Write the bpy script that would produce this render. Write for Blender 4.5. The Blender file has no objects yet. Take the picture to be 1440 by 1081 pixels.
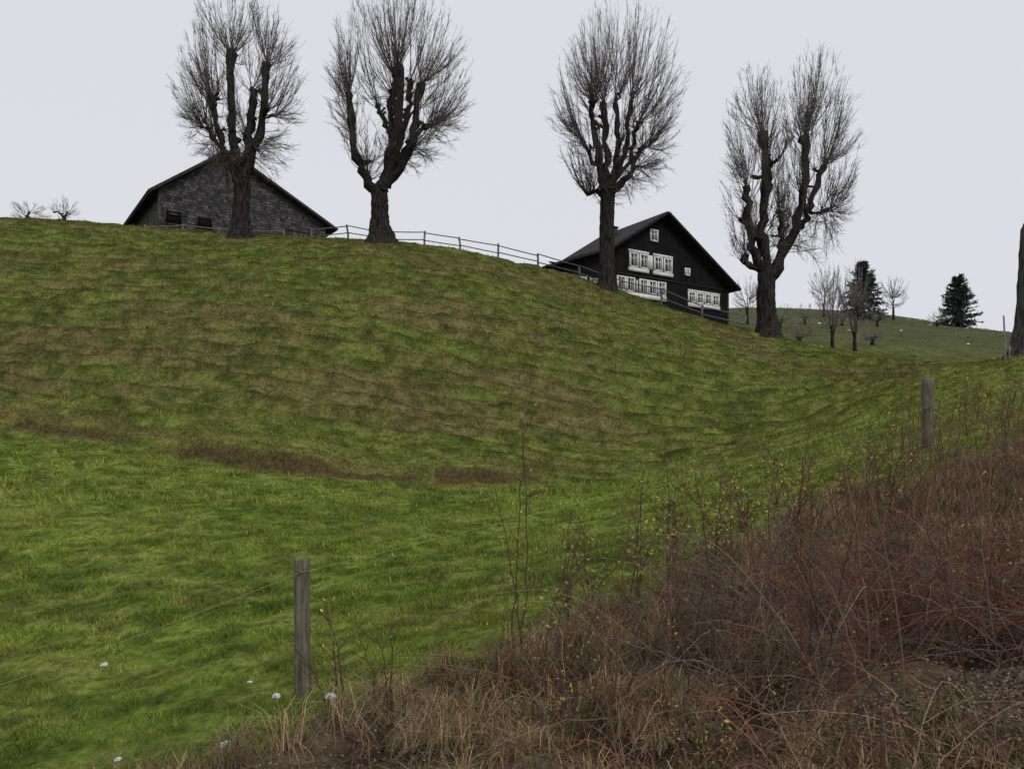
import bpy, math, numpy as np
from mathutils import Vector
rng = np.random.default_rng(7)
scene = bpy.context.scene

# ------------------------------------------------------------------ helpers
def hsh(i, j, s):
    n = (i.astype(np.int64)*374761393 + j.astype(np.int64)*668265263 + s*1442695041) & 0xffffffff
    n = ((n ^ (n >> 13))*1274126177) & 0xffffffff
    n = (n ^ (n >> 16)) & 0xffffff
    return n/float(0xffffff)
def vnoise(x, y, s=0):
    xi = np.floor(x); yi = np.floor(y); fx = x-xi; fy = y-yi
    fx = fx*fx*(3-2*fx); fy = fy*fy*(3-2*fy)
    a = hsh(xi, yi, s); b = hsh(xi+1, yi, s); c = hsh(xi, yi+1, s); d = hsh(xi+1, yi+1, s)
    return (a*(1-fx)+b*fx)*(1-fy)+(c*(1-fx)+d*fx)*fy
def fbm(x, y, s=0, o=4):
    v = 0; a = .5; t = 0
    for k in range(o):
        v = v + a*vnoise(x*2**k+17.3*k, y*2**k-9.1*k, s+k); t += a; a *= .5
    return v/t
def sst(a, b, x):
    t = np.clip((x-a)/(b-a), 0, 1); return t*t*(3-2*t)

def make_obj(name, verts, faces, mat=None, cols=None, smooth=False, parent=None):
    """faces: list of (M,k) int arrays"""
    me = bpy.data.meshes.new(name)
    verts = np.asarray(verts, dtype=np.float32)
    faces = [np.asarray(f, dtype=np.int32) for f in faces if len(f)]
    loops = np.concatenate([f.ravel() for f in faces])
    tot = np.concatenate([np.full(len(f), f.shape[1], dtype=np.int32) for f in faces])
    st = np.concatenate([[0], np.cumsum(tot)[:-1]]).astype(np.int32)
    me.vertices.add(len(verts)); me.vertices.foreach_set('co', verts.ravel())
    me.loops.add(len(loops)); me.loops.foreach_set('vertex_index', loops)
    me.polygons.add(len(tot)); me.polygons.foreach_set('loop_start', st); me.polygons.foreach_set('loop_total', tot)
    if smooth: me.polygons.foreach_set('use_smooth', np.ones(len(tot), dtype=bool))
    me.update(calc_edges=True)
    if cols is not None:
        ca = me.color_attributes.new('Col', 'FLOAT_COLOR', 'POINT')
        c4 = np.ones((len(verts), 4), dtype=np.float32); c4[:, :3] = cols
        ca.data.foreach_set('color', c4.ravel())
    ob = bpy.data.objects.new(name, me)
    scene.collection.objects.link(ob)
    if mat: me.materials.append(mat)
    if parent: ob.parent = parent
    return ob

class Acc:
    def __init__(s): s.v=[]; s.f=[]; s.c=[]; s.n=0
    def add(s, v, f, c=None):
        v=np.asarray(v,dtype=float).reshape(-1,3)
        s.v.append(v); s.f.append(np.asarray(f)+s.n); s.n+=len(v)
        if c is not None: s.c.append(np.broadcast_to(np.asarray(c,dtype=float),(len(v),3)))
    def build(s,name,mat,smooth=False,parent=None):
        g={}
        for f in s.f: g.setdefault(f.shape[1],[]).append(f)
        return make_obj(name,np.concatenate(s.v),[np.concatenate(x) for x in g.values()],mat,
                        np.concatenate(s.c) if s.c else None,smooth,parent)

def tubes(P, R, S=3):
    P=np.asarray(P,dtype=float); R=np.asarray(R,dtype=float); N,K,_=P.shape
    T=np.gradient(P,axis=1); T/= (np.linalg.norm(T,axis=2,keepdims=True)+1e-9)
    m=P[:,-1]-P[:,0]; m/= (np.linalg.norm(m,axis=1,keepdims=True)+1e-9)
    ref=np.where(np.abs(m[:,0:1])<.7,np.array([[1.,0,0]]),np.array([[0,1.,0]]))
    ref=np.repeat(ref[:,None,:],K,axis=1)
    A=ref-(ref*T).sum(2,keepdims=True)*T; A/=(np.linalg.norm(A,axis=2,keepdims=True)+1e-9)
    B=np.cross(T,A)
    th=np.arange(S)*2*math.pi/S
    V=P[:,:,None,:]+R[:,:,None,None]*(A[:,:,None,:]*np.cos(th)[None,None,:,None]+B[:,:,None,:]*np.sin(th)[None,None,:,None])
    n=np.arange(N)[:,None,None]*K*S; k=np.arange(K-1)[None,:,None]*S; s=np.arange(S)[None,None,:]; s2=(s+1)%S
    F=np.stack([n+k+s,n+k+s2,n+k+S+s2,n+k+S+s],axis=-1).reshape(-1,4)
    return V.reshape(-1,3),F

def bez(p0,p1,p2,K):
    t=np.linspace(0,1,K)[None,:,None]
    return p0[:,None]*(1-t)**2+2*p1[:,None]*t*(1-t)+p2[:,None]*t*t

def box(x0,x1,y0,y1,z0,z1):
    v=[(x0,y0,z0),(x1,y0,z0),(x1,y1,z0),(x0,y1,z0),(x0,y0,z1),(x1,y0,z1),(x1,y1,z1),(x0,y1,z1)]
    f=[(0,3,2,1),(4,5,6,7),(0,1,5,4),(1,2,6,5),(2,3,7,6),(3,0,4,7)]
    return v,f

# ------------------------------------------------------------------ materials
def base_mat(name, rough=.9, spec=.2):
    m=bpy.data.materials.new(name); m.use_nodes=True
    nt=m.node_tree; b=nt.nodes['Principled BSDF']
    b.inputs['Roughness'].default_value=rough
    b.inputs['Specular IOR Level'].default_value=spec
    return m,nt,b
def mat_noise(name,c1,c2,scale=5,stretch=(1,1,1),rough=.9,bump=.3,spec=.2,dist=.02,detail=5,lo=.35,hi=.65):
    m,nt,b=base_mat(name,rough,spec); N=nt.nodes; L=nt.links
    tc=N.new('ShaderNodeTexCoord'); mp=N.new('ShaderNodeMapping'); mp.inputs['Scale'].default_value=stretch
    no=N.new('ShaderNodeTexNoise'); no.inputs['Scale'].default_value=scale; no.inputs['Detail'].default_value=detail
    cr=N.new('ShaderNodeValToRGB'); cr.color_ramp.elements[0].color=(*c1,1); cr.color_ramp.elements[1].color=(*c2,1)
    cr.color_ramp.elements[0].position=lo; cr.color_ramp.elements[1].position=hi
    L.new(tc.outputs['Object'],mp.inputs[0]); L.new(mp.outputs[0],no.inputs['Vector']); L.new(no.outputs['Fac'],cr.inputs[0])
    L.new(cr.outputs[0],b.inputs['Base Color'])
    if bump>0:
        bp=N.new('ShaderNodeBump'); bp.inputs['Strength'].default_value=bump; bp.inputs['Distance'].default_value=dist
        L.new(no.outputs['Fac'],bp.inputs['Height']); L.new(bp.outputs[0],b.inputs['Normal'])
    return m
def mat_attr(name,rough=.85,noise=0,nscale=8,bump=0,spec=.15):
    m,nt,b=base_mat(name,rough,spec); N=nt.nodes; L=nt.links
    at=N.new('ShaderNodeAttribute'); at.attribute_name='Col'
    out=at.outputs['Color']
    if noise>0:
        tc=N.new('ShaderNodeTexCoord'); no=N.new('ShaderNodeTexNoise'); no.inputs['Scale'].default_value=nscale; no.inputs['Detail'].default_value=6
        no.inputs['Roughness'].default_value=.75
        L.new(tc.outputs['Object'],no.inputs['Vector'])
        mr=N.new('ShaderNodeMapRange'); mr.inputs[1].default_value=.3; mr.inputs[2].default_value=.7; mr.inputs[3].default_value=1-noise; mr.inputs[4].default_value=1+noise
        L.new(no.outputs['Fac'],mr.inputs[0])
        vm=N.new('ShaderNodeVectorMath'); vm.operation='SCALE'; L.new(out,vm.inputs[0]); L.new(mr.outputs[0],vm.inputs['Scale'])
        out=vm.outputs[0]
        if bump>0:
            bp=N.new('ShaderNodeBump'); bp.inputs['Strength'].default_value=bump; bp.inputs['Distance'].default_value=.05
            L.new(no.outputs['Fac'],bp.inputs['Height']); L.new(bp.outputs[0],b.inputs['Normal'])
    L.new(out,b.inputs['Base Color'])
    return m
def mat_brick(name,c1,c2,mortar,bw,bh,rough=.9,bump=.6,var=.6):
    m,nt,b=base_mat(name,rough,.15); N=nt.nodes; L=nt.links
    tc=N.new('ShaderNodeTexCoord'); sp=N.new('ShaderNodeSeparateXYZ'); cb=N.new('ShaderNodeCombineXYZ')
    L.new(tc.outputs['Object'],sp.inputs[0])
    ad=N.new('ShaderNodeMath'); ad.operation='ADD'; L.new(sp.outputs[0],ad.inputs[0]); L.new(sp.outputs[1],ad.inputs[1])
    L.new(ad.outputs[0],cb.inputs[0]); L.new(sp.outputs[2],cb.inputs[1])
    br=N.new('ShaderNodeTexBrick'); br.inputs['Scale'].default_value=1; br.inputs['Brick Width'].default_value=bw; br.inputs['Row Height'].default_value=bh
    br.inputs['Mortar Size'].default_value=min(bw,bh)*.06; br.inputs['Color1'].default_value=(*c1,1); br.inputs['Color2'].default_value=(*c2,1); br.inputs['Mortar'].default_value=(*mortar,1)
    L.new(cb.outputs[0],br.inputs['Vector'])
    no=N.new('ShaderNodeTexNoise'); no.inputs['Scale'].default_value=1.6; no.inputs['Detail'].default_value=8; no.inputs['Roughness'].default_value=.8
    L.new(tc.outputs['Object'],no.inputs['Vector'])
    mr=N.new('ShaderNodeMapRange'); mr.inputs[1].default_value=.3; mr.inputs[2].default_value=.7; mr.inputs[3].default_value=1-var; mr.inputs[4].default_value=1+var
    L.new(no.outputs['Fac'],mr.inputs[0])
    vm=N.new('ShaderNodeVectorMath'); vm.operation='SCALE'; L.new(br.outputs['Color'],vm.inputs[0]); L.new(mr.outputs[0],vm.inputs['Scale'])
    L.new(vm.outputs[0],b.inputs['Base Color'])
    bp=N.new('ShaderNodeBump'); bp.inputs['Strength'].default_value=bump; bp.inputs['Distance'].default_value=.03; bp.invert=True
    L.new(br.outputs['Fac'],bp.inputs['Height']); L.new(bp.outputs[0],b.inputs['Normal'])
    return m

M_bark=mat_noise('bark',(.009,.008,.008),(.045,.039,.035),3.5,(3,3,.7),.95,1.0,.1,.06)
M_barkgrey=mat_noise('bark_grey',(.022,.020,.019),(.11,.10,.092),3.5,(4,4,.5),.95,1.0,.1,.06)
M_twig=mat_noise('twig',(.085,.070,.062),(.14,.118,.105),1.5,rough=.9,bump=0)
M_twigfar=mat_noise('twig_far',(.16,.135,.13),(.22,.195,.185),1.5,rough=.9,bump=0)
M_post=mat_noise('weathered_wood',(.055,.05,.034),(.20,.18,.135),9,(3.5,3.5,.5),.9,1.0,.15,.012,10,.3,.7)
M_fence=mat_noise('grey_wood',(.11,.108,.105),(.24,.235,.23),6,(3,3,.8),.9,.5)
M_shing=mat_brick('grey_shingles',(.105,.100,.102),(.036,.034,.036),(.012,.012,.013),.26,.24,var=.75)
M_boards=mat_brick('barn_boards',(.085,.080,.077),(.034,.032,.031),(.008,.008,.008),.2,6,var=.7)
M_dark=mat_brick('dark_boards',(.012,.011,.013),(.007,.0065,.008),(.002,.002,.002),.25,7)
M_roof=mat_noise('roof_shingle',(.022,.020,.020),(.055,.052,.050),4,(1,1,1),.85,.6)
M_roofdark=mat_noise('roof_dark',(.012,.011,.011),(.03,.028,.028),4,(1,1,1),.85,.6)
M_white=mat_noise('white_paint',(.6,.6,.62),(.78,.78,.79),5,rough=.6,bump=.1)
M_curt=mat_noise('curtain',(.25,.25,.26),(.5,.5,.51),6,(4,1,.4),.9,.2)
M_glass,_,_b=base_mat('glass',.15,.5); _b.inputs['Base Color'].default_value=(.015,.017,.02,1)
M_black,_,_b=base_mat('dark_opening',.9,.1); _b.inputs['Base Color'].default_value=(.008,.008,.009,1)
M_wire,_,_b=base_mat('fence_wire',.6,.2); _b.inputs['Base Color'].default_value=(.24,.28,.11,1)
M_snow=mat_noise('snow',(.5,.52,.55),(.75,.76,.79),3,rough=.8,bump=.2)
M_spr=mat_attr('spruce_needles',.9)
M_grass=mat_attr('grass_blades',.8,spec=.1)
M_ground=mat_attr('ground_soil_turf',.95,.7,9,.9,.05)
M_stem=mat_attr('bramble_stems',.75)
M_leaf=mat_attr('leaves',.7)

# ------------------------------------------------------------------ terrain
C=np.array([
(-28.6,44,13.2),(-40.5,44,13.5),(-21.1,45,12.9),(-15.4,45,12.5),(-7.3,45,12.2),(-.8,45,11.2),(5.3,45,9.66),(9.5,44,7.9),(13.4,42,6.5),(16.4,38,4.8),
(-27,60,16.0),(-40,62,16.2),(-18.5,60,15.8),(-9.7,60,15.3),(-1,60,14.0),(7,60,12.0),(13,60,10.2),(16.5,61,9.6),
(0,85,16),(14,82,14),(-40,110,16),(0,110,17),(37.7,110,20.6),(56.5,110,19.1),(65.3,105,16.1),(83,105,15),(30.7,110,20.6),(26,60,8.0),(31.4,60,7.4),(42.9,70,9.6),(27.7,75,12.3),
(16.2,25,3.15),(15.3,27,3.1),(13.4,26,2.55),(25,35,4),(28,43,4.8),(21,48,5.6),
(16.4,32,3.3),(9.25,27,1.2),(3.9,24,0),(-.38,21,-.57),(-4.9,20,-.45),(-12.3,19,0),(-22,18,.3),
(-19.5,30,5.6),(-11.7,31,6.0),(-4.9,30,5.0),(-15,38,9.8),(-6.2,38,9.5),(-.7,38,8.6),(4.5,38,7.1),(4,32,4.6),(8.6,34,4.3),(8.3,38,6.0),(12.5,35,4.0),(-25,38,10.2),
(-5.6,12,-1.73),(-5.5,8.5,-2.4),(-2.8,11.5,-1.66),(-4.3,9.2,-2.16),(-.26,14.5,-1.3),(2.6,16,-.87),(6.5,19,0),(-3.8,15.5,-1.1),(-15,12,-1.7),(-14,6,-2.6),
(-1.9,7.2,-2.16),(-4.2,6.5,-2.58),(0,4.3,-1.85),(2.3,3.6,-1.45),(3.2,5,-1.35),(6.5,10,-.4),(6.9,13,.09),(4.75,11,-.6),(2.4,9.5,-1.2),(0,7.5,-1.76),(10,14,.7),(12,20,2.0),(2.5,6,-1.5),(8,5,-.8),
(0,0,-1.6),(0,-10,-1.6),(-10,-5,-2.6),(10,-5,-1.3),(-10,0,-2.6),(20,0,-.5),(20,10,1.2),
(-60,40,12),(-60,10,-1),(-60,80,14),(60,30,4),(60,0,1),(60,70,10),(90,60,8)],dtype=float)
def tps(r2): return .5*r2*np.log(r2+1e-9)
_d=((C[:,None,:2]-C[None,:,:2])**2).sum(2)
n=len(C); Pm=np.c_[np.ones(n),C[:,:2]]
Am=np.block([[tps(_d)+np.eye(n)*.5,Pm],[Pm.T,np.zeros((3,3))]])
W=np.linalg.solve(Am,np.r_[C[:,2],0,0,0])
def yt(x): return 20.6+.5*np.sin(x*.3)+.9*(fbm(x*.4,x*0,31)-.5)
_bx=np.array([-60,-8,-3.6,-2.5,-1.75,-.14,1.46,3.6,6.4,9.1,13,60]); _by=np.array([-2,-1,3.2,4.9,6.0,7.3,8.5,9.9,11.4,12.4,13.5,14])
def brown_mask(x,y):
    yb=np.interp(x,_bx,_by)+ (fbm(x*1.1,y*1.1,55)-.5)*2.4
    return sst(.5,-.5,y-yb)
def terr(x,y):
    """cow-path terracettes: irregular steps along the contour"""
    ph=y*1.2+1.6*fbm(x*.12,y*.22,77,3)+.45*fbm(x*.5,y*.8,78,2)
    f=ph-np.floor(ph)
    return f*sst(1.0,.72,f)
def height(x,y):
    x=np.atleast_1d(np.asarray(x,dtype=float)); y=np.atleast_1d(np.asarray(y,dtype=float))
    xc=np.clip(x,-90,120); yc=np.clip(y,-20,150)
    z=np.full(x.shape,W[n])+W[n+1]*xc+W[n+2]*yc
    for i in range(n):
        z=z+W[i]*tps((xc-C[i,0])**2+(yc-C[i,1])**2)
    r=np.hypot(x-10,y-55); w=sst(80,150,r)
    z=z*(1-w)+6*w
    hill=sst(19,24,y)*(1-sst(60,75,y))
    z=z+hill*(.30*(fbm(x*.35+y*.12,y*1.1,3)-.5)+.34*(fbm(x*.9,y*3.4,4,3)-.5)-.36*terr(x,y)*(.35+1.2*fbm(x*.2,y*.4,79,2)))
    z=z+.12*(fbm(x*1.3,y*1.3,5)-.5)*(1-sst(60,90,y))+.10*(fbm(x*4.2,y*4.6,8,2)-.5)*(1-sst(18,32,y))
    z=z+brown_mask(x,y)*.46*(fbm(x*1.3,y*1.3,6,3)-.5)
    a=sst(3,-1,x)*(.15+.85*sst(.42,.6,fbm(x*.3,x*0+3,9)))
    d=y-yt(x); z=z+a*.42*sst(-.2,.2,d)*np.exp(-np.maximum(d,0)/3.)
    a2=sst(-2,-8,x); d2=y-(24.5+.4*np.sin(x*.4)); z=z+a2*.2*sst(-.3,.3,d2)*np.exp(-np.maximum(d2,0)/2.)
    return z
def H(x,y): return float(height(x,y)[0])

def lerp(a,b,t): return a*(1-t[:,None])+b*t[:,None]
def colour(x,y):
    x=np.ravel(x); y=np.ravel(y); c=lambda *a: np.array(a)[None,:]
    hill=sst(17.0,25,y+3.5*(fbm(x*.25,y*.25,21)-.5))
    f1=fbm(x*.3+y*.2,y*.75,11); f2=fbm(x*1.2,y*2.6,12); f3=fbm(x*.12,y*.2,13); f4=fbm(x*3.,y*6.,16,3)
    low=lerp(c(.122,.172,.028),c(.185,.235,.040),sst(.35,.65,f1*.5+f2*.5))
    low=lerp(low,c(.205,.20,.065),.35*sst(.52,.70,f2))
    hg=lerp(c(.112,.140,.032),c(.165,.200,.044),sst(.35,.65,f2))
    hb=lerp(c(.225,.175,.080),c(.155,.122,.055),sst(.4,.7,f2))
    up=lerp(hg,hb,np.clip(sst(.46,.66,f1*.5+f3*.3+f4*.2)*.72,0,1)*(.5+.5*sst(.35,.55,f2)))
    right=sst(2,12,x-.5*(y-20))*sst(50,30,y)
    low=lerp(low,c(.19,.220,.045),.6*right)
    col=lerp(low,up,hill*(1-.6*right*sst(40,24,y)))
    col=col*(.74+.52*sst(.35,.65,f4))[:,None]
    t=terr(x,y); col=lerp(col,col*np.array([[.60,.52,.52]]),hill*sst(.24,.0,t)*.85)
    a=sst(3,-1,x); d=y-yt(x)
    led=np.exp(-((d+.05)/.22)**2)*a*sst(.34,.52,fbm(x*.8,x*0+8,14)+.06)
    col=lerp(col,c(.10,.062,.036),np.clip(led*1.15,0,1)*.85)
    led2=np.exp(-((d-.8)/.7)**2)*a*sst(.4,.6,fbm(x*.5,y*.8,15)); col=lerp(col,c(.20,.135,.065),led2*.4)
    far=sst(50,75,y); col=lerp(col,c(.095,.105,.05)*(.6+.9*f1[:,None]),far*.85)
    b=brown_mask(x,y)
    col=lerp(col,lerp(c(.055,.037,.025),c(.16,.112,.07),sst(.38,.66,fbm(x*1.3,y*1.3,6,3))),b)
    return col

def seg(a,b,s): return np.arange(a,b,s)
xs=np.concatenate([-np.geomspace(1600,62,18),seg(-60,-30,1),seg(-30,21,.13),seg(21,70,.7),np.geomspace(71,1600,18)])
ys=np.concatenate([-np.geomspace(1500,6,16),seg(-5,3,.4),seg(3,16,.07),seg(16,48,.09),seg(48,62,.35),seg(62,125,1),np.geomspace(126,2500,18)])
X,Y=np.meshgrid(xs,ys); nx=len(xs); ny=len(ys)
Zg=height(X.ravel(),Y.ravel())
gi=np.arange(nx*ny).reshape(ny,nx)
F=np.stack([gi[:-1,:-1],gi[:-1,1:],gi[1:,1:],gi[1:,:-1]],-1).reshape(-1,4)
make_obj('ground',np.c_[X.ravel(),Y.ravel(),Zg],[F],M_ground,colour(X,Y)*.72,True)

# ------------------------------------------------------------------ grass
A=Acc()
def blades(N,y0,y1,h,w,lean=.8):
    y=y0+(y1-y0)*rng.random(N); x=(rng.random(N)*2-1)*(.72*y+1.2)
    keep=brown_mask(x,y)<rng.random(N)
    cl=fbm(x*3.,y*4.6,41,3); keep&=(cl+.22*rng.random(N)>.50)
    x=x[keep]; y=y[keep]; cl=cl[keep]; m=len(x)
    cl2=fbm(x*.5,y*.9,42,3)
    hh=h*(.35+.9*rng.random(m))*(.3+3.2*np.clip(cl-.36,0,1))*(.7+.9*np.clip(cl2-.3,0,1))
    z=height(x,y)
    th=rng.random(m)*2*math.pi; ww=w*(.6+.8*rng.random(m))
    ln=lean*(.2+rng.random(m)); la=rng.random(m)*2*math.pi
    dx=np.cos(th)*ww/2; dy=np.sin(th)*ww/2
    p=np.c_[x,y,z-.01]
    v0=p+np.c_[-dx,-dy,0*dx]; v1=p+np.c_[dx,dy,0*dx]
    v2=p+np.c_[np.cos(la)*ln*hh,np.sin(la)*ln*hh-.1*hh,hh]
    V=np.stack([v0,v1,v2],1).reshape(-1,3)
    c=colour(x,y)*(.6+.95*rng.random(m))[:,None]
    t=rng.random(m)
    c=np.where((t<.12)[:,None],c*np.array([1.6,1.35,1.7]),c)
    A.add(V,np.arange(m*3).reshape(-1,3),np.repeat(c,3,axis=0))
blades(260000,4.0,9,.065,.008)
blades(290000,9,16,.08,.013)
blades(260000,16,28,.10,.022)
blades(240000,28,48,.11,.036)
blades(20000,48,110,.15,.1)
A.build('grass',M_grass)

def strands(n,K,x,y,L,hgt,w,cols,tip=0.15):
    z=height(x,y); th=rng.random(n)*2*math.pi
    d=np.c_[np.cos(th),np.sin(th),np.zeros(n)]
    t=np.linspace(0,1,K)
    P=np.c_[x,y,z][:,None,:]+d[:,None,:]*L[:,None,None]*(t**1.4)[None,:,None]
    P[:,:,2]+= hgt[:,None]*(np.sin(t*math.pi*.78))[None,:]*1.1
    P[:,:,2]-= (L*.25)[:,None]*(t*t)[None,:]
    wv=np.cross(d,[0,0,1.])
    ww=(w[:,None]*(1-(1-tip)*t)[None,:])[:,:,None]*wv[:,None,:]*.5
    V=np.stack([P-ww,P+ww],2).reshape(-1,3)
    nn=np.arange(n)[:,None]*K*2; k=np.arange(K-1)[None,:]*2
    F=np.stack([nn+k,nn+k+1,nn+k+3,nn+k+2],-1).reshape(-1,4)
    return V,F,np.repeat(cols,K*2,axis=0)
A=Acc()
def litter_zone(x,y): return (x>1.85+.6*fbm(x*2,y*2,91,2))&(y<4.5)
def tussock(NC,per,scale=1.,only_edge=False,straw=.4,cover=.46,region=None,c1=(.36,.26,.155),c2=(.235,.14,.085)):
    yc=3.0+12*rng.random(NC*16); xc=(rng.random(NC*16)*2-1)*(.72*yc+1)
    ok=(brown_mask(xc,yc)>.5)&~(litter_zone(xc,yc)&(rng.random(NC*16)<.93))
    ok&=fbm(xc*.8,yc*.8,83,2)>cover
    if only_edge: ok&=brown_mask(xc,yc+1.3)<.5
    if region is not None: ok&=region(xc,yc)
    xc=xc[ok][:NC]; yc=yc[ok][:NC]; m=len(xc)
    s=.45+1.1*rng.random(m); tint=rng.random(m)
    x=np.repeat(xc,per)+rng.normal(0,.06,m*per); y=np.repeat(yc,per)+rng.normal(0,.06,m*per)
    ss=np.repeat(s,per)*scale; nn=m*per
    L=(.08+.25*rng.random(nn))*ss; hg=(.05+.13*rng.random(nn))*ss
    tt=np.repeat(tint,per)
    c=np.where((rng.random(nn)<straw+.5*(tt-.5))[:,None],np.array([c1]),np.array([c2]))
    c=c*(.35+.85*rng.random(nn))[:,None]*(.55+.9*tt)[:,None]
    gr=(rng.random(nn)<.14); c[gr]=np.array([.13,.17,.035])
    A.add(*strands(nn,4,x,y,L,hg,.004+.003*rng.random(nn),c))
tussock(600,60,1.)
tussock(300,110,1.45,True,.6,.3)
tussock(300,90,1.4,False,.4,.3,lambda x,y:(x>3.8)&(y>6.5),(.33,.22,.14),(.25,.13,.085))
A.build('dry_grass',M_grass)

# leaf litter and stones at the right foot
A=Acc()
N=40000
y=3+6*rng.random(N); x=(rng.random(N)*2-1)*(.72*y+.8); k=(brown_mask(x,y)>.6); x=x[k];y=y[k];m=len(x)
x=np.r_[x,1.7+2.*rng.random(18000)]; y=np.r_[y,2.9+1.8*rng.random(18000)]; m=len(x)
z=height(x,y)+.008+.02*rng.random(m); s=.004+.013*rng.random(m)**1.5
q=rng.normal(0,1,(m,3)); q[:,2]*=.35; q/=np.linalg.norm(q,axis=1,keepdims=True)
r=np.cross(q,rng.normal(0,1,(m,3))*np.array([.3,.3,1])); r/=np.linalg.norm(r,axis=1,keepdims=True)
p=np.c_[x,y,z]; V=np.stack([p-q*s[:,None],p-r*s[:,None]*.6,p+q*s[:,None],p+r*s[:,None]*.6],1).reshape(-1,3)
pal=np.array([[.22,.14,.085],[.11,.075,.05],[.28,.21,.15],[.15,.10,.065],[.25,.22,.19]])
A.add(V,np.arange(m*4).reshape(-1,4),np.repeat(pal[rng.integers(0,5,m)]*(.35+.7*rng.random(m))[:,None],4,axis=0))
A.build('leaf_litter',M_leaf)

# ------------------------------------------------------------------ brambles
A=Acc()
BP=np.array([[.25,.125,.08],[.14,.08,.055],[.33,.23,.15],[.28,.12,.08],[.19,.145,.11],[.38,.27,.18]])
def brambles(N,x0,x1,y0,y1,hmul=1.,palette=None,thr=.42,rad=1.,hp=1.5):
    x=x0+(x1-x0)*rng.random(N*6); y=y0+(y1-y0)*rng.random(N*6)
    k=(brown_mask(x,y+.35)>.5)&~(litter_zone(x,y)&(rng.random(N*6)<.9))
    k&=(fbm(x*.7,y*.7,71,2)>thr+.12*rng.random(N*6))
    x=x[k][:N];y=y[k][:N];m=len(x);z=height(x,y)
    th=rng.random(m)*2*math.pi; L=(.4+1.3*rng.random(m))*hmul; hh=(.10+.62*rng.random(m)**hp)*hmul
    K=12;t=np.linspace(0,1,K)
    d=np.c_[np.cos(th),np.sin(th)*.7,np.zeros(m)]
    e=np.cross(d,[0,0,1.]); cv=rng.normal(0,.25,m)
    P=np.c_[x,y,z][:,None,:]+d[:,None,:]*L[:,None,None]*t[None,:,None]+e[:,None,:]*(cv*L)[:,None,None]*(t*t)[None,:,None]
    pk=.5+.45*rng.random(m)
    P[:,:,2]+=hh[:,None]*np.sin(t[None,:]*math.pi*pk[:,None])*1.2
    P+=rng.normal(0,.007,P.shape)
    R=rad*(.0020+.0034*rng.random(m)**1.5)[:,None]*(1-.65*t)[None,:]
    V,Fc=tubes(P,R,3)
    pal=BP if palette is None else palette
    c=pal[rng.integers(0,len(pal),m)]*(.35+.85*rng.random(m)**1.3)[:,None]
    A.add(V,Fc,np.repeat(c,K*3,axis=0))
    q=4; ti=rng.integers(2,K-1,(m,q)); idx=np.repeat(np.arange(m),q); p0=P[idx,ti.ravel()]
    dd=rng.normal(0,1,(m*q,3)); dd[:,2]=np.abs(dd[:,2])*.6; dd/=np.linalg.norm(dd,axis=1,keepdims=True)
    l=(.06+.22*rng.random(m*q))[:,None]
    p2=p0+dd*l; p1=p0+dd*l*.5+rng.normal(0,.02,p0.shape)
    V,Fc=tubes(bez(p0,p1,p2,4),np.broadcast_to(np.array([.0018,.0016,.0013,.0008]),(m*q,4)),3)
    A.add(V,Fc,np.repeat(c[idx],12,axis=0))
    return P
PB=brambles(740,.2,7.5,4,11,1.)
brambles(420,2.4,4.6,4.3,6.8,1.,palette=np.array([[.34,.10,.07],[.27,.12,.08],[.16,.09,.07]]))
brambles(420,1.2,3.8,4.2,7.4,1.15,palette=np.array([[.12,.095,.085],[.20,.165,.14],[.29,.20,.15]]),thr=.3)
brambles(200,.3,2.6,3.3,5.0,.7,thr=.35)
brambles(260,4,9.5,8,12,1.2,thr=.38)
brambles(80,-1.2,1,5,7.2,.6)
m=250; y=4.4+8.6*rng.random(m); x=np.interp(y,[4.4,13],[.0,6.6])+rng.random(m)*np.interp(y,[4.4,13],[2.6,3.4]); z=height(x,y)
p0=np.c_[x,y,z]; h=.6+1.0*rng.random(m)**1.3; off=rng.normal(0,.32,(m,2))
tp=p0+np.c_[off,h]; Q=bez(p0,p0+np.c_[off*.15,h*.6],tp,10)+rng.normal(0,.006,(m,10,3))
V,Fc=tubes(Q,np.broadcast_to(np.linspace(.0062,.0020,10),(m,10)),4); cw=BP[rng.integers(0,6,m)]*.5; A.add(V,Fc,np.repeat(cw,40,axis=0))
idx=np.repeat(np.arange(m),6); ti=rng.integers(3,9,m*6); a=Q[idx,ti]; dd=rng.normal(0,.5,(m*6,3)); dd[:,2]=.5+.4*rng.random(m*6)
l=(.06+.2*rng.random(m*6))[:,None]; V,Fc=tubes(bez(a,a+dd*l*.4,a+dd*l,4),np.broadcast_to(np.linspace(.0028,.0016,4),(m*6,4)),3); A.add(V,Fc,np.repeat(cw[idx],12,axis=0))
A.build('bramble_thicket',M_stem)

A=Acc()
def leafset(A,P,s,pal):
    m=len(P); q=rng.normal(0,1,(m,3)); q/=np.linalg.norm(q,axis=1,keepdims=True)
    r=np.cross(q,rng.normal(0,1,(m,3))); r/=np.linalg.norm(r,axis=1,keepdims=True)
    s=s[:,None]; V=np.stack([P-q*s,P-r*s*.5,P+q*s,P+r*s*.5],1).reshape(-1,3)
    A.add(V,np.arange(m*4).reshape(-1,4),np.repeat(pal[rng.integers(0,len(pal),m)]*(.6+.6*rng.random(m))[:,None],4,axis=0))
ypal=np.array([[.38,.34,.06],[.29,.31,.06],[.45,.37,.09],[.21,.225,.05]])
sel=rng.random((PB.shape[0],PB.shape[1]))<.05
pp=PB[sel]; pp=np.repeat(pp,3,axis=0)+rng.normal(0,.03,(len(pp)*3,3))
leafset(A,pp,.009+.012*rng.random(len(pp)),ypal)
A.build('bramble_leaves',M_leaf)

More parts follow.
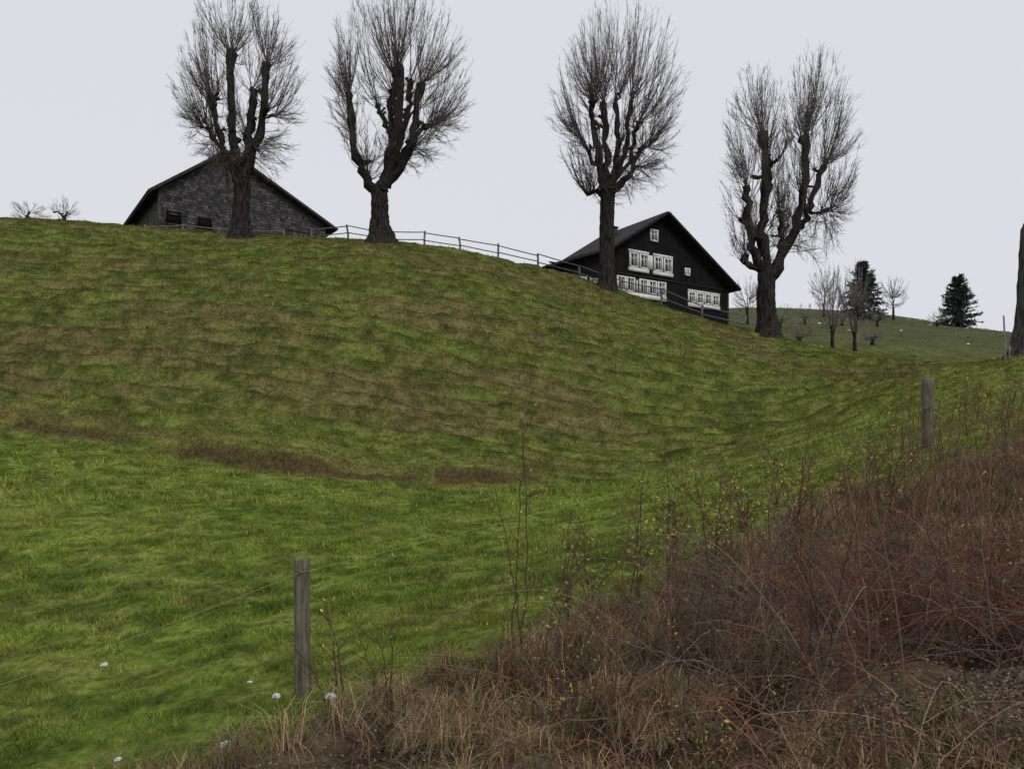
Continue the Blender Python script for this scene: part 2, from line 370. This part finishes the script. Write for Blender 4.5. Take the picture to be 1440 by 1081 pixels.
# ------------------------------------------------------------------ thin shrubs with last leaves
def sapling(x,y,h,n=3,leafy=1.,lean=0.,spread=.35):
    A=Acc(); z=H(x,y)
    p0=np.array([[x,y,z-.03]]).repeat(n,0)+rng.normal(0,.04,(n,3))*[1,1,0]
    hh=h*(.55+.4*rng.random(n)); hh[0]=h
    off=rng.normal(0,spread*h*.4,(n,2)); off[0]*=.3
    tp=p0+np.c_[off[:,0]+lean*h,off[:,1],hh]; md=p0+np.c_[off*.2,hh*.5]+rng.normal(0,.04,(n,3))
    K=14; P=bez(p0,md,tp,K)+rng.normal(0,.009,(n,K,3)); t=np.linspace(0,1,K)
    V,Fc=tubes(P,np.full((n,1),.0082)*(1-.66*t)[None,:],4); A.add(V,Fc,(.085,.058,.042))
    q=11; idx=np.repeat(np.arange(n),q); ti=rng.integers(3,K-1,n*q); a=P[idx,ti]
    th=rng.random(n*q)*2*math.pi; l=(.08+.30*rng.random(n*q))*(1-.4*ti/K)
    dd=np.c_[np.cos(th),np.sin(th),.4+.8*rng.random(n*q)]; b=a+dd*l[:,None]*.8; m1=a+dd*l[:,None]*.35-np.array([0,0,.02])
    Q=bez(a,m1,b,6); V,Fc=tubes(Q,np.broadcast_to(np.linspace(.0042,.0020,6),(n*q,6)),3); A.add(V,Fc,(.10,.07,.048))
    pts=np.concatenate([Q[:,2:].reshape(-1,3),P[:,5:].reshape(-1,3)]); pts=np.repeat(pts,3,axis=0)
    k=rng.random(len(pts))<.17*leafy; pts=pts[k]+rng.normal(0,.025,(k.sum(),3))
    if len(pts): leafset(A,pts,(.012+.015*rng.random(len(pts)))*(y/7)**.5,ypal)
    A.build('shrub_sapling',M_leaf)
for a in [(.03,6.8,2.15,3,.6,-.04,.14),(-1.0,6.3,.85,4,.2,.05,.5),(1.15,7.6,1.3,4,.9,.05,.4),(1.65,8.2,1.75,3,.8,-.02,.2),(2.2,8.6,1.35,4,1.,.08,.4),
          (3.3,9.2,1.5,5,.9,.1,.5),(4.3,10.2,1.1,4,.9,0,.6),(.4,5.2,1.0,4,.3,.1,.5),(6.2,11.6,1.6,3,.1,.15,.5),(7.6,12.2,1.7,4,.1,.12,.3),(5.2,8.3,1.3,4,.4,.1,.5),(7.0,11.2,1.5,3,.1,.2,.3),
          (1.05,4.2,.45,6,1.0,0,.6),(4.0,6.2,1.0,5,.5,0,.5),(9.2,15.5,.9,5,.5,0,.5),(8.0,13.8,1.1,4,.3,0,.5),(2.6,9.8,1.3,5,.9,0,.6),(3.4,5.6,.9,5,.4,0,.5),
          (.8,8.3,1.0,4,1.,0,.6),(.5,7.3,1.2,4,.6,.08,.5),(1.9,9.2,1.0,5,1.1,0,.6),(-1.4,6.2,.9,3,.1,-.1,.4),(2.9,8.2,1.4,4,.5,-.1,.4),(5.0,10.4,1.2,4,.7,.1,.5),(1.3,6.3,1.4,4,.4,.1,.4),(.2,6.0,1.1,4,.2,.15,.4),
          (3.0,10.4,.9,5,1.1,0,.6),(3.8,11.2,.9,5,1.1,0,.6),(5.6,12.2,.8,5,.8,0,.6),(2.4,7.2,1.5,3,.4,.05,.2),(4.4,9.0,1.5,3,.4,.1,.3)]:
    sapling(*a)

# ------------------------------------------------------------------ pollarded trees
def catmull(pts,K):
    pts=np.asarray(pts,float); m=len(pts); t=np.linspace(0,m-1,K); out=[]
    for tt in t:
        i=min(int(tt),m-2); f=tt-i; p0=pts[max(i-1,0)];p1=pts[i];p2=pts[i+1];p3=pts[min(i+2,m-1)]
        out.append(.5*((2*p1)+(-p0+p2)*f+(2*p0-5*p1+4*p2-p3)*f*f+(-p0+3*p1-3*p2+p3)*f**3))
    return np.array(out)
def pollard(name,bx,by,trunk,limbs,envs,seed,nshoot=150,nsec=9,nter=2,bark=None,twig=None,flare=2.0,sc=1.,zoff=0.,tr=1.,stubs=5,rough=.05):
    """coordinates in metres relative to the foot of the tree: (side, up); limbs: list of (points, r0, r1)"""
    global rng
    rng=np.random.default_rng(seed)
    bark=bark or M_bark; twig=twig or M_twig
    e=bpy.data.objects.new(name,None); scene.collection.objects.link(e); e.location=(bx,by,H(bx,by)-zoff)
    A=Acc(); S=16
    def limb(P,R,K,S=10,rough=.17):
        P=catmull(P,K)
        P[1:-1]+=rng.normal(0,.06*sc,(K-2,3))*np.array([1,1,.2])
        R=np.interp(np.linspace(0,1,K),np.linspace(0,1,len(R)),R)
        R=R*(1+rng.normal(0,.13,K))
        P=np.vstack([P,P[-1]+(P[-1]-P[-2])*.05]); R=np.append(R,R[-1]*.35)
        V,Fc=tubes(P[None],R[None],S)
        c=np.repeat(P,S,axis=0); V=c+(V-c)*(1+rng.normal(0,rough,(len(V),1)))
        A.add(V,Fc); return P
    r0,r1,hT=trunk
    K=24; t=np.linspace(0,1,K); tx=np.interp(t,[0,1],[0,limbs[0][0][0][0]])
    P=np.c_[tx,0*t,-.4+t*(hT+.4)]
    R=r1+(r0-r1)*np.exp(-t*4)+ r0*(flare-1)*np.exp(-t*hT*1.9)
    V,Fc=tubes(P[None],R[None],S)
    th=np.tile(np.arange(S)*2*math.pi/S,K); tt=np.repeat(t,S)
    c=np.repeat(P,S,axis=0); V=c+(V-c)*(1+.11*np.sin(th*5+2*np.sin(tt*4))*np.exp(-tt*2)+rough*np.sin(th*3+tt*9)+rng.normal(0,rough,len(V)))[:,None]
    A.add(V,Fc)
    src=[]
    for pts,a,b in limbs:
        p=np.array([(q[0],q[2] if len(q)>2 else 0,q[1]) for q in pts],float)
        if len(pts[0])<3:
            dep=rng.normal(0,.55*sc); p[:,1]=np.linspace(0,1,len(p))**1.2*dep
        PP=limb(p,[a,(a+b)/2,b*1.12,b*1.3],16)
        src.append(PP[4:]); src.append(PP[-3:].repeat(2,0))
        for _ in range(stubs):
            if rng.random()<.7:
                i=rng.integers(5,15); dr=rng.normal(0,1,3); dr[2]=abs(dr[2])*.8; dr/=np.linalg.norm(dr)
                l=(.22+.36*rng.random())*sc; limb([PP[i],PP[i]+dr*l*.6,PP[i]+dr*l+[0,0,.1*sc]],[b*.6,b*.5,b*.65],5,8)
                src.append((PP[i]+dr*l)[None].repeat(3,0))
    A.build('trunk_and_limbs',bark,True,e)
    src=np.concatenate(src)
    B=Acc()
    for (cx,cz,rx,rz,frac) in envs:
        cen=np.array([cx,0,cz]); rad=np.array([rx,rx*.9,rz]); m=int(nshoot*frac)
        u=rng.normal(0,1,(m,3)); u/=np.linalg.norm(u,axis=1,keepdims=True)
        rr=.60+.40*rng.random(m)**.45
        tgt=cen+u*rad*rr[:,None]
        d=np.linalg.norm((tgt[:,None]-src[None])*np.array([1,1,.62])+np.array([0,0,-1.2*sc])[None,None],axis=2)+rng.random((m,len(src)))*1.5*sc
        o=src[d.argmin(1)]
        v=tgt-o; ctl=o+v*np.array([.66,.66,.34])+rng.normal(0,.12*sc,(m,3))
        K=12; Q=bez(o,ctl,tgt,K)+rng.normal(0,.014*sc,(m,K,3)); t=np.linspace(0,1,K)
        R=(.018*tr*(.6+.7*rng.random(m)))[:,None]*(1-.66*t)[None,:]
        V,Fc=tubes(Q,R,4); B.add(V,Fc)
        T=np.gradient(Q,axis=1); T/=np.linalg.norm(T,axis=2,keepdims=True)
        idx=np.repeat(np.arange(m),nsec); ti=rng.integers(2,K,m*nsec); p0=Q[idx,ti]; tg=T[idx,ti]
        outw=(p0-cen)/rad; outl=np.linalg.norm(outw,axis=1,keepdims=True)+1e-6; outw/=outl
        dd=tg*1.0+outw*.32+rng.normal(0,.27,p0.shape)+np.array([0,0,.34]); dd/=np.linalg.norm(dd,axis=1,keepdims=True)
        L=((.35+.95*rng.random(len(p0)))*sc)*np.clip(1.5-outl[:,0]*1.08,.14,1)
        p2=p0+dd*L[:,None]; p1=p0+dd*L[:,None]*.5+rng.normal(0,.035*sc,p0.shape)
        Q2=bez(p0,p1,p2,5); V,Fc=tubes(Q2,np.broadcast_to(np.linspace(.0090,.0052,5)*tr,(len(p0),5)),3); B.add(V,Fc)
        idx=np.repeat(np.arange(len(p0)),nter); ti=rng.integers(1,5,len(idx)); a=Q2[idx,ti]
        d3=dd[idx]*.9+rng.normal(0,.42,a.shape)+np.array([0,0,.2]); d3/=np.linalg.norm(d3,axis=1,keepdims=True)
        l=(.12+.30*rng.random(len(a)))*sc
        V,Fc=tubes(bez(a,a+d3*l[:,None]*.5,a+d3*l[:,None],3),np.broadcast_to(np.array([.0064,.0055,.0045])*tr,(len(a),3)),3); B.add(V,Fc)
    B.build('shoots',twig,False,e)
    return e

k=.0406
def rel(pts,bu,bv,k=k): return [((u-bu)*k,(bv-v)*k) for u,v in pts]
def L_(pts,a,b,bu,bv,kk=k): return (rel(pts,bu,bv,kk),a,b)
# limb sketches below are drawn on a 4 cm grid around each foot
b=(340,330)
pollard('pollard_linden_tree',-15.4,44.8,(.56,.46,3.4),[
 L_([(341,250),(330,205),(326,150),(326,66)],.32,.19,*b),
 L_([(343,245),(358,205),(372,155),(381,88)],.32,.16,*b),
 L_([(338,250),(318,210),(306,165),(297,126)],.27,.14,*b),
 L_([(342,240),(350,190),(356,150),(357,120)],.24,.17,*b),
 L_([(366,175),(374,158),(383,153)],.13,.10,*b),
 L_([(316,205),(302,190),(296,176)],.12,.09,*b)],
 [(-.05,8.5,3.6,5.7,1.0)],11,430)
b=(537,338)
pollard('pollard_linden_tree',-7.4,44.7,(.60,.46,3.1),[
 L_([(533,270),(512,245),(498,200),(491,130)],.30,.18,*b),
 L_([(537,265),(556,220),(563,170),(563,98)],.34,.19,*b),
 L_([(540,260),(548,200),(546,150),(548,115)],.24,.14,*b),
 L_([(543,262),(574,212),(584,160),(591,112)],.29,.18,*b),
 L_([(570,220),(586,180),(604,163)],.16,.10,*b),
 L_([(556,215),(572,165),(577,112)],.18,.14,*b),
 L_([(550,190),(538,162),(531,150)],.13,.10,*b),
 L_([(552,160),(556,110),(552,96)],.12,.10,*b)],
 [(.95,9.2,4.25,5.2,1.0)],12,450,flare=2.2)
b=(852,400)
pollard('pollard_linden_tree',5.35,44.8,(.50,.40,5.6),[
 L_([(854,268),(840,215),(832,165),(828,140)],.22,.12,*b),
 L_([(855,265),(852,200),(850,130)],.25,.14,*b),
 L_([(857,262),(868,200),(866,125)],.23,.11,*b),
 L_([(858,262),(878,205),(886,135)],.23,.11,*b),
 L_([(858,262),(884,235),(896,205),(906,190)],.18,.10,*b),
 L_([(853,268),(838,258),(824,264)],.15,.09,*b),
 L_([(855,250),(842,225),(828,205),(818,180)],.16,.09,*b),
 L_([(868,235),(885,215),(893,175),(897,160)],.14,.09,*b),
 L_([(846,225),(842,190),(838,160)],.12,.08,*b)],
 [(.65,10.8,3.85,5.8,1.0)],13,480)
k4=.0379; b=(1078,466)
pollard('pollard_linden_tree',13.55,41.8,(.54,.46,3.4),[
 L_([(1076,385),(1058,340),(1050,300),(1047,256)],.25,.17,*b,k4),
 L_([(1078,382),(1071,330),(1073,260),(1068,182)],.33,.19,*b,k4),
 L_([(1082,382),(1108,335),(1132,265),(1134,180)],.35,.16,*b,k4),
 L_([(1118,320),(1138,285),(1158,225)],.18,.12,*b,k4),
 L_([(1072,375),(1055,366),(1046,352)],.16,.14,*b,k4),
 L_([(1095,345),(1100,310),(1101,285)],.14,.10,*b,k4),
 L_([(1074,280),(1082,240),(1081,210)],.15,.12,*b,k4),
 L_([(1130,290),(1150,292),(1162,288)],.09,.07,*b,k4)],
 [(-.55,8.9,1.85,5.9,.44),(2.65,9.6,2.1,5.8,.56)],14,440)
# large tree at the right, its crown leaning away out of the picture
pollard('pollard_linden_tree',17.2,25.8,(.84,.60,4.4),[
 ([(.15,4.1),(1.3,6),(1.9,8)],.46,.25),([(.15,4.1),(1.8,5.8),(3.2,7.8)],.4,.2),([(.3,4.1),(2.3,5.2),(4.2,6.2)],.3,.18)],
 [(5.0,8.6,2.6,3.6,1.)],15,60,8,2,bark=M_barkgrey,flare=1.55,stubs=1,rough=.015)

def small(name,x,y,h,w,seed,n=26,tr=1.3,trunk=1.2,tw=None):
    c=h*.62
    pollard(name,x,y,(.15,.11,trunk),[([(0,trunk*.9),(-.15,trunk+.4),(-.3,trunk+h*.25)],.08,.03),([(0,trunk*.9),(.15,trunk+.5),(.3,trunk+h*.3)],.08,.03),([(0,trunk*.9),(0,trunk+h*.3)],.08,.03)],
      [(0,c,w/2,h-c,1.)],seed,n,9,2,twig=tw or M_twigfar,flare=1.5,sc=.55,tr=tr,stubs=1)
small('bare_fruit_tree',24.4,60,6.6,2.6,21,80,.9)
small('bare_fruit_tree',26.1,60,7.2,2.8,22,80,.9)
small('bare_fruit_tree',45.5,94,5.2,4.2,23,60,1.2)
small('bare_fruit_tree',36.0,91,6.0,3.6,24,60,1.2)
small('bare_fruit_tree',22.4,75,4.6,3.0,25,50,1.0)
small('bare_bush',-29.5,48,1.1,2.6,26,24,.55,.15)
small('bare_bush',-27.3,48,1.3,1.6,27,20,.55,.15)
for i,(x,y,h,w) in enumerate([(24.5,72,2.2,2.6),(29.0,78,2.0,2.8),(33.5,80,1.8,2.4),(38.0,82,1.6,2.6),(22.6,62,2.0,2.0),(30.2,66,1.5,2.0),(47.5,88,1.5,2.4)]):
    small('bare_bush',x,y,h,w,40+i,26,.8,.2)

rng=np.random.default_rng(99)
def spruce(x,y,h,w,N=8500):
    A=Acc(); z=H(x,y)
    P=np.array([[[0,0,-.3],[0,0,h*.5],[0,0,h]]],float)+[x,y,z]; V,Fc=tubes(P,np.array([[.18,.1,.02]]),6); A.add(V,Fc,(.03,.024,.02))
    nb=280; hb=np.sort(rng.random(nb))**1.1*.95+.03; th=rng.random(nb)*2*math.pi
    rr=w/2*(1-hb)**.7*(.6+.5*rng.random(nb))+.12
    o=np.c_[0*th,0*th,hb*h]+[x,y,z]; d=np.c_[np.cos(th),np.sin(th),-.10+.5*hb+rng.normal(0,.14,nb)]
    tip=o+d*rr[:,None]; V,Fc=tubes(bez(o,o+d*rr[:,None]*.5+[0,0,.05],tip,4),np.broadcast_to(np.linspace(.03,.01,4),(nb,4)),3); A.add(V,Fc,(.03,.022,.018))
    i=rng.integers(0,nb,N); t=rng.random(N)**.7; p=o[i]+d[i]*(rr[i]*t)[:,None]
    q=d[i]*.6+rng.normal(0,.5,(N,3))+[0,0,.0]; q/=np.linalg.norm(q,axis=1,keepdims=True); s=np.cross(q,rng.normal(0,1,(N,3))); s/=np.linalg.norm(s,axis=1,keepdims=True)
    l=.15+.34*rng.random(N); V=np.stack([p-s*.07,p+s*.07,p+q*l[:,None]],1).reshape(-1,3)
    c=np.array([.055,.070,.056])*(.5+1.*rng.random(N))[:,None]
    A.add(V,np.arange(N*3).reshape(-1,3),np.repeat(c,3,axis=0)); A.build('spruce_tree',M_spr)
spruce(40.5,91,6.6,5.4); spruce(51.5,91,5.8,5.0)

# ------------------------------------------------------------------ buildings
def parent_empty(name,loc,ang):
    e=bpy.data.objects.new(name,None); scene.collection.objects.link(e); e.location=loc; e.rotation_euler=(0,0,ang); return e
def prism(name,poly,y0,y1,mat,par):
    m=len(poly); v=[(x,y0,z) for x,z in poly]+[(x,y1,z) for x,z in poly]
    me=bpy.data.meshes.new(name); f=[tuple(range(m)),tuple(range(2*m-1,m-1,-1))]+[(i,i+m,(i+1)%m+m,(i+1)%m) for i in range(m)]
    me.from_pydata(v,[],f); me.materials.append(mat); o=bpy.data.objects.new(name,me); scene.collection.objects.link(o); o.parent=par; return o
def slab(name,a,b,th,y0,y1,mat,par):
    dx=b[0]-a[0];dz=b[1]-a[1];l=math.hypot(dx,dz);nx_,nz_=-dz/l*th,dx/l*th
    if nz_<0: nx_,nz_=-nx_,-nz_
    return prism(name,[a,b,(b[0]+nx_,b[1]+nz_),(a[0]+nx_,a[1]+nz_)],y0,y1,mat,par)
def boxes(name,lst,mat,par):
    A=Acc()
    for bb in lst:
        v,f=box(*bb); A.add(v,f)
    return A.build(name,mat,False,par)

# grey shingled barn
B=parent_empty('barn',(-26.9,60,0),math.atan2(.574,.818))
prism('walls',[(0,13),(13.3,13),(13.3,19.65),(5.0,24.0),(0,20.3)],0,12.7,M_shing,B)
slab('roof_left',(5.0,24.03),(-.75,19.77),.2,-.7,13.2,M_roof,B)
slab('roof_right',(5.0,24.03),(14.1,19.26),.2,-.7,13.2,M_roof,B)
boxes('plank_section',[(9.7,13.33,-.05,-.002,13,18.9)],M_boards,B)
boxes('trim_boards',[(9.55,9.7,-.07,-.002,13,18.95),(9.7,13.36,-.08,-.051,18.75,18.95),(-.05,.12,-.06,-.002,13,20.2)],M_boards,B)
boxes('window_openings',[(.5,1.6,-.03,-.004,17.8,18.7),(2.8,3.9,-.03,-.004,17.9,18.6)],M_black,B)
wf=[]
for x0,x1,z0,z1 in [(.5,1.6,17.8,18.7),(2.8,3.9,17.9,18.6)]:
    wf+=[(x0-.08,x1+.08,-.09,-.031,z1,z1+.09),(x0-.08,x1+.08,-.1,-.031,z0-.09,z0),(x0-.08,x0,-.08,-.031,z0,z1),(x1,x1+.08,-.08,-.031,z0,z1)]
wf+=[(.7,1.5,-.12,-.095,18.45,18.6)]
boxes('window_frames',wf,M_boards,B)

# dark timber farmhouse
Hs=parent_empty('farmhouse',(10.8,57,0),math.atan2(.534,.845))
prism('walls',[(-9.9,8),(6.9,8),(6.9,12.95),(0,17.3),(-5,14.15),(-9.9,12.35)],0,6.4,M_dark,Hs)
slab('roof_right',(0,17.32),(7.45,12.62),.16,-.8,6.8,M_roofdark,Hs)
slab('roof_left',(0,17.32),(-5.05,14.13),.16,-.8,6.8,M_roofdark,Hs)
slab('roof_leanto',(-5.05,14.13),(-10.4,12.17),.16,-.8,6.8,M_roof,Hs)
boxes('chimney',[(-2.0,-1.4,3.2,3.8,15,17.0),(-2.06,-1.34,3.14,3.86,17.0,17.1)],M_roof,Hs)
fr=[];gl=[];cu=[]
def win(cx,z0,w,h,fr=fr,gl=gl,cu=cu):
    x0=cx-w/2;x1=cx+w/2;z1=z0+h;t=.11
    fr.extend([(x0-t,x0,-.10,-.004,z0-t,z1+t),(x1,x1+t,-.10,-.004,z0-t,z1+t),(x0,x1,-.10,-.004,z1,z1+t),(x0,x1,-.12,-.004,z0-t,z0),
      (cx-.03,cx+.03,-.08,-.024,z0,z1),(x0,cx-.03,-.075,-.024,z0+h*.62,z0+h*.62+.04),(cx+.03,x1,-.075,-.024,z0+h*.62,z0+h*.62+.04)])
    gl.append((x0,x1,-.02,-.003,z0,z1))
    cu.extend([(x0+.01,x0+w*.22,-.0235,-.0202,z0+.02,z1-.02),(x1-w*.22,x1-.01,-.0235,-.0202,z0+.02,z1-.02)])
for c in (-2.65,-1.7,-.35,.6): win(c,13.35,.62,.85)
for c in (-3.8,-2.95,-1.75,-.9,.0): win(c,11.6,.58,.82)
for c in (3.0,3.85,4.7,5.5): win(c,11.45,.55,.62)
for c in (-8.3,-7.2,-6.2): win(c,11.45,.5,.5)
win(-.75,15.45,.55,.65); win(2.55,13.4,.3,.35)
fr+=[(-3.15,-1.25,-.09,-.004,14.33,14.5),(-.85,1.08,-.09,-.004,14.33,14.5),(-3.15,-1.25,-.11,-.004,12.98,13.23),(-.85,1.08,-.11,-.004,12.98,13.23),
     (-4.25,.42,-.1,-.004,11.15,11.48),(2.6,5.95,-.1,-.004,12.19,12.32),(2.6,5.95,-.1,-.004,11.05,11.33),(-1.22,-.88,-.08,-.004,13.3,14.3),(-2.4,-2.3,-.08,-.004,11.5,12.4)]
boxes('window_frames',fr,M_white,Hs); boxes('window_glass',gl,M_glass,Hs); boxes('curtains',cu,M_curt,Hs)
boxes('trim',[(-9.9,6.9,-.06,-.003,12.64,12.74),(6.75,6.95,-.05,-.003,8,12.9)],M_roofdark,Hs)

# ------------------------------------------------------------------ fences
def fence(name,pts,step=3.0,hh=1.05,rails=(.95,.5),r=.055):
    A=Acc(); pts=np.array(pts,float); d=np.r_[0,np.cumsum(np.linalg.norm(np.diff(pts,axis=0),axis=1))]
    s=np.arange(0,d[-1]+.01,step); px=np.interp(s,d,pts[:,0]); py=np.interp(s,d,pts[:,1]); pz=height(px,py)
    m=len(s); P=np.stack([np.c_[px,py,pz-.3],np.c_[px+rng.normal(0,.03,m),py,pz+hh*.5],np.c_[px+rng.normal(0,.04,m),py,pz+hh+rng.normal(0,.05,m)]],1)
    P=np.concatenate([P,P[:,-1:]+[0,0,.02]],1); R=np.broadcast_to(np.array([r,r,r,r*.3]),(m,4)); V,Fc=tubes(P,R,8); A.add(V,Fc)
    for hr in rails:
        a=np.c_[px[:-1],py[:-1]-.06,pz[:-1]+hr+rng.normal(0,.03,m-1)]; b=np.c_[px[1:],py[1:]-.06,pz[1:]+hr+rng.normal(0,.03,m-1)]
        V,Fc=tubes(bez(a,(a+b)/2-[0,0,.02],b,4),np.full((m-1,4),.035),6); A.add(V,Fc)
    return A.build(name,M_fence)
fence('wooden_fence',[(-13.5,53),(-5.8,52),(-2.4,50.5),(0,50),(3,49.3),(6.5,49),(10.5,49.5),(13.5,49),(16,47)],2.6,1.1,(1.0,.55),.065)
fence('wooden_fence',[(-26,56),(-20,56),(-14,54)],2.6,.9,(.8,.4))

def post(x,y,h,r,lean=0):
    K=16;S=20;t=np.linspace(0,1,K); z=H(x,y)
    P=np.c_[x+lean*t*h,0*t+y,z-.35+t*(h+.35)]; R=np.full(K,r)*(1+.03*np.sin(t*7))
    P=np.vstack([P,P[-1]+[0,0,.012],P[-1]+[0,0,.016]]); R=np.r_[R,r*.88,r*.02]
    V,Fc=tubes(P[None],R[None],S); th=np.tile(np.arange(S)*2*math.pi/S,len(P))
    c=np.repeat(P,S,axis=0); V=c+(V-c)*(1+.05*np.sin(th*3+1)+.04*np.sin(th*7)+rng.normal(0,.012,len(V)))[:,None]
    A=Acc(); A.add(V,Fc)
    A.build('wooden_fence_post',M_post,True)
    return (x,y-r-.02,z+h-.1)
p1=post(-1.91,7.2,1.2,.072,-.015); p2=post(6.86,13,1.18,.10,0)
p0=post(-5.5,6.0,.9,.067); p3=post(14.2,19,1.2,.08)
p0=(p0[0],p0[1],p0[2]-.35); p2=(p2[0],p2[1],p2[2]-.35)
A=Acc()
for a,b in [(p0,p1),(p1,p2),(p2,p3)]:
    a=np.array([a]);b=np.array([b]); Q=bez(a,(a+b)/2-[0,0,.10],b,24); V,Fc=tubes(Q,np.full((1,24),.0024),5); A.add(V,Fc)
for p in (p0,p1,p2,p3):
    q=np.array([[[p[0],p[1]+.03,p[2]],[p[0],p[1]-.01,p[2]],[p[0],p[1]-.02,p[2]+.03]]]); V,Fc=tubes(q,np.full((1,3),.010),8); A.add(V,Fc)
A.build('fence_wire',M_wire)
A=Acc(); z=H(15.65,25); P=np.array([[[15.65,25,z-.3],[15.64,25,z+.8],[15.6,25,z+1.55],[15.6,25,z+1.57]],[[16.0,25.3,z-.3],[15.98,25.3,z+.4],[15.96,25.3,z+.8],[15.96,25.3,z+.82]]]); V,Fc=tubes(P,np.array([[.028,.027,.025,.005]]*2),8); A.add(V,Fc); A.build('thin_metal_pole',M_fence)

# ------------------------------------------------------------------ snow remnants
A=Acc()
def patch(x,y,sx,sy,hf=.4):
    m=14; th=np.arange(m)*2*math.pi/m; r=(.55+.6*rng.random(m))
    px=x+np.cos(th)*sx*r; py=y+np.sin(th)*sy*r
    X_=np.r_[px,x+(px-x)*.6,x]; Y_=np.r_[py,y+(py-y)*.6,y]; th_=min(sx,sy)*hf
    Z_=height(X_,Y_)+np.r_[np.full(m,-.01),np.full(m,th_),th_*1.3]
    i=np.arange(m); A.add(np.c_[X_,Y_,Z_],np.stack([i,(i+1)%m,m+(i+1)%m,m+i],1))
    A.f.append(np.stack([m+i,m+(i+1)%m,np.full(m,2*m)],1)+A.n-(2*m+1))
for (x,y,s) in [(-2.22,6.1,.035),(-1.62,7.0,.035),(-2.15,7.2,.028),(-.8,6.6,.04),(-4.5,8.7,.03),(-3.2,6.4,.02),(-2.6,7.8,.02)]:
    patch(x,y,s*2.0,s,.95)
for _ in range(16):
    y=70+34*rng.random(); x=y*(.38+.2*rng.random()); patch(x,y,.08+.14*rng.random(),.08+.10*rng.random())
A.build('snow_patches',M_snow)

# ------------------------------------------------------------------ light, sky, camera
w=bpy.data.worlds.new('World'); scene.world=w; w.use_nodes=True; nt=w.node_tree; N=nt.nodes; Lk=nt.links
bg=N['Background']; sk=N.new('ShaderNodeTexSky'); sk.sky_type='NISHITA'; sk.sun_disc=False
sk.sun_elevation=math.radians(40); sk.sun_rotation=math.radians(150); sk.dust_density=6; sk.air_density=1
hs=N.new('ShaderNodeHueSaturation'); hs.inputs['Saturation'].default_value=.1; Lk.new(sk.outputs[0],hs.inputs['Color'])
mx=N.new('ShaderNodeMixRGB'); mx.inputs[0].default_value=.9; mx.inputs[2].default_value=(7.55,7.7,8.25,1)
Lk.new(hs.outputs[0],mx.inputs[1]); Lk.new(mx.outputs[0],bg.inputs['Color']); bg.inputs['Strength'].default_value=.1
sun=bpy.data.lights.new('sun','SUN'); sun.energy=1.1; sun.angle=math.radians(15); sun.color=(1,.96,.90)
so=bpy.data.objects.new('sun',sun); scene.collection.objects.link(so)
so.rotation_euler=(math.radians(50),0,math.radians(30))
cam=bpy.data.cameras.new('camera'); co=bpy.data.objects.new('camera',cam); scene.collection.objects.link(co)
co.location=(0,0,0); co.rotation_euler=(math.radians(90),0,0); cam.lens=27.7; cam.sensor_width=36; cam.shift_y=.0694
cam.clip_end=6000; cam.clip_start=.05
scene.camera=co
scene.view_settings.view_transform='Standard'; scene.view_settings.look='None'; scene.view_settings.exposure=0
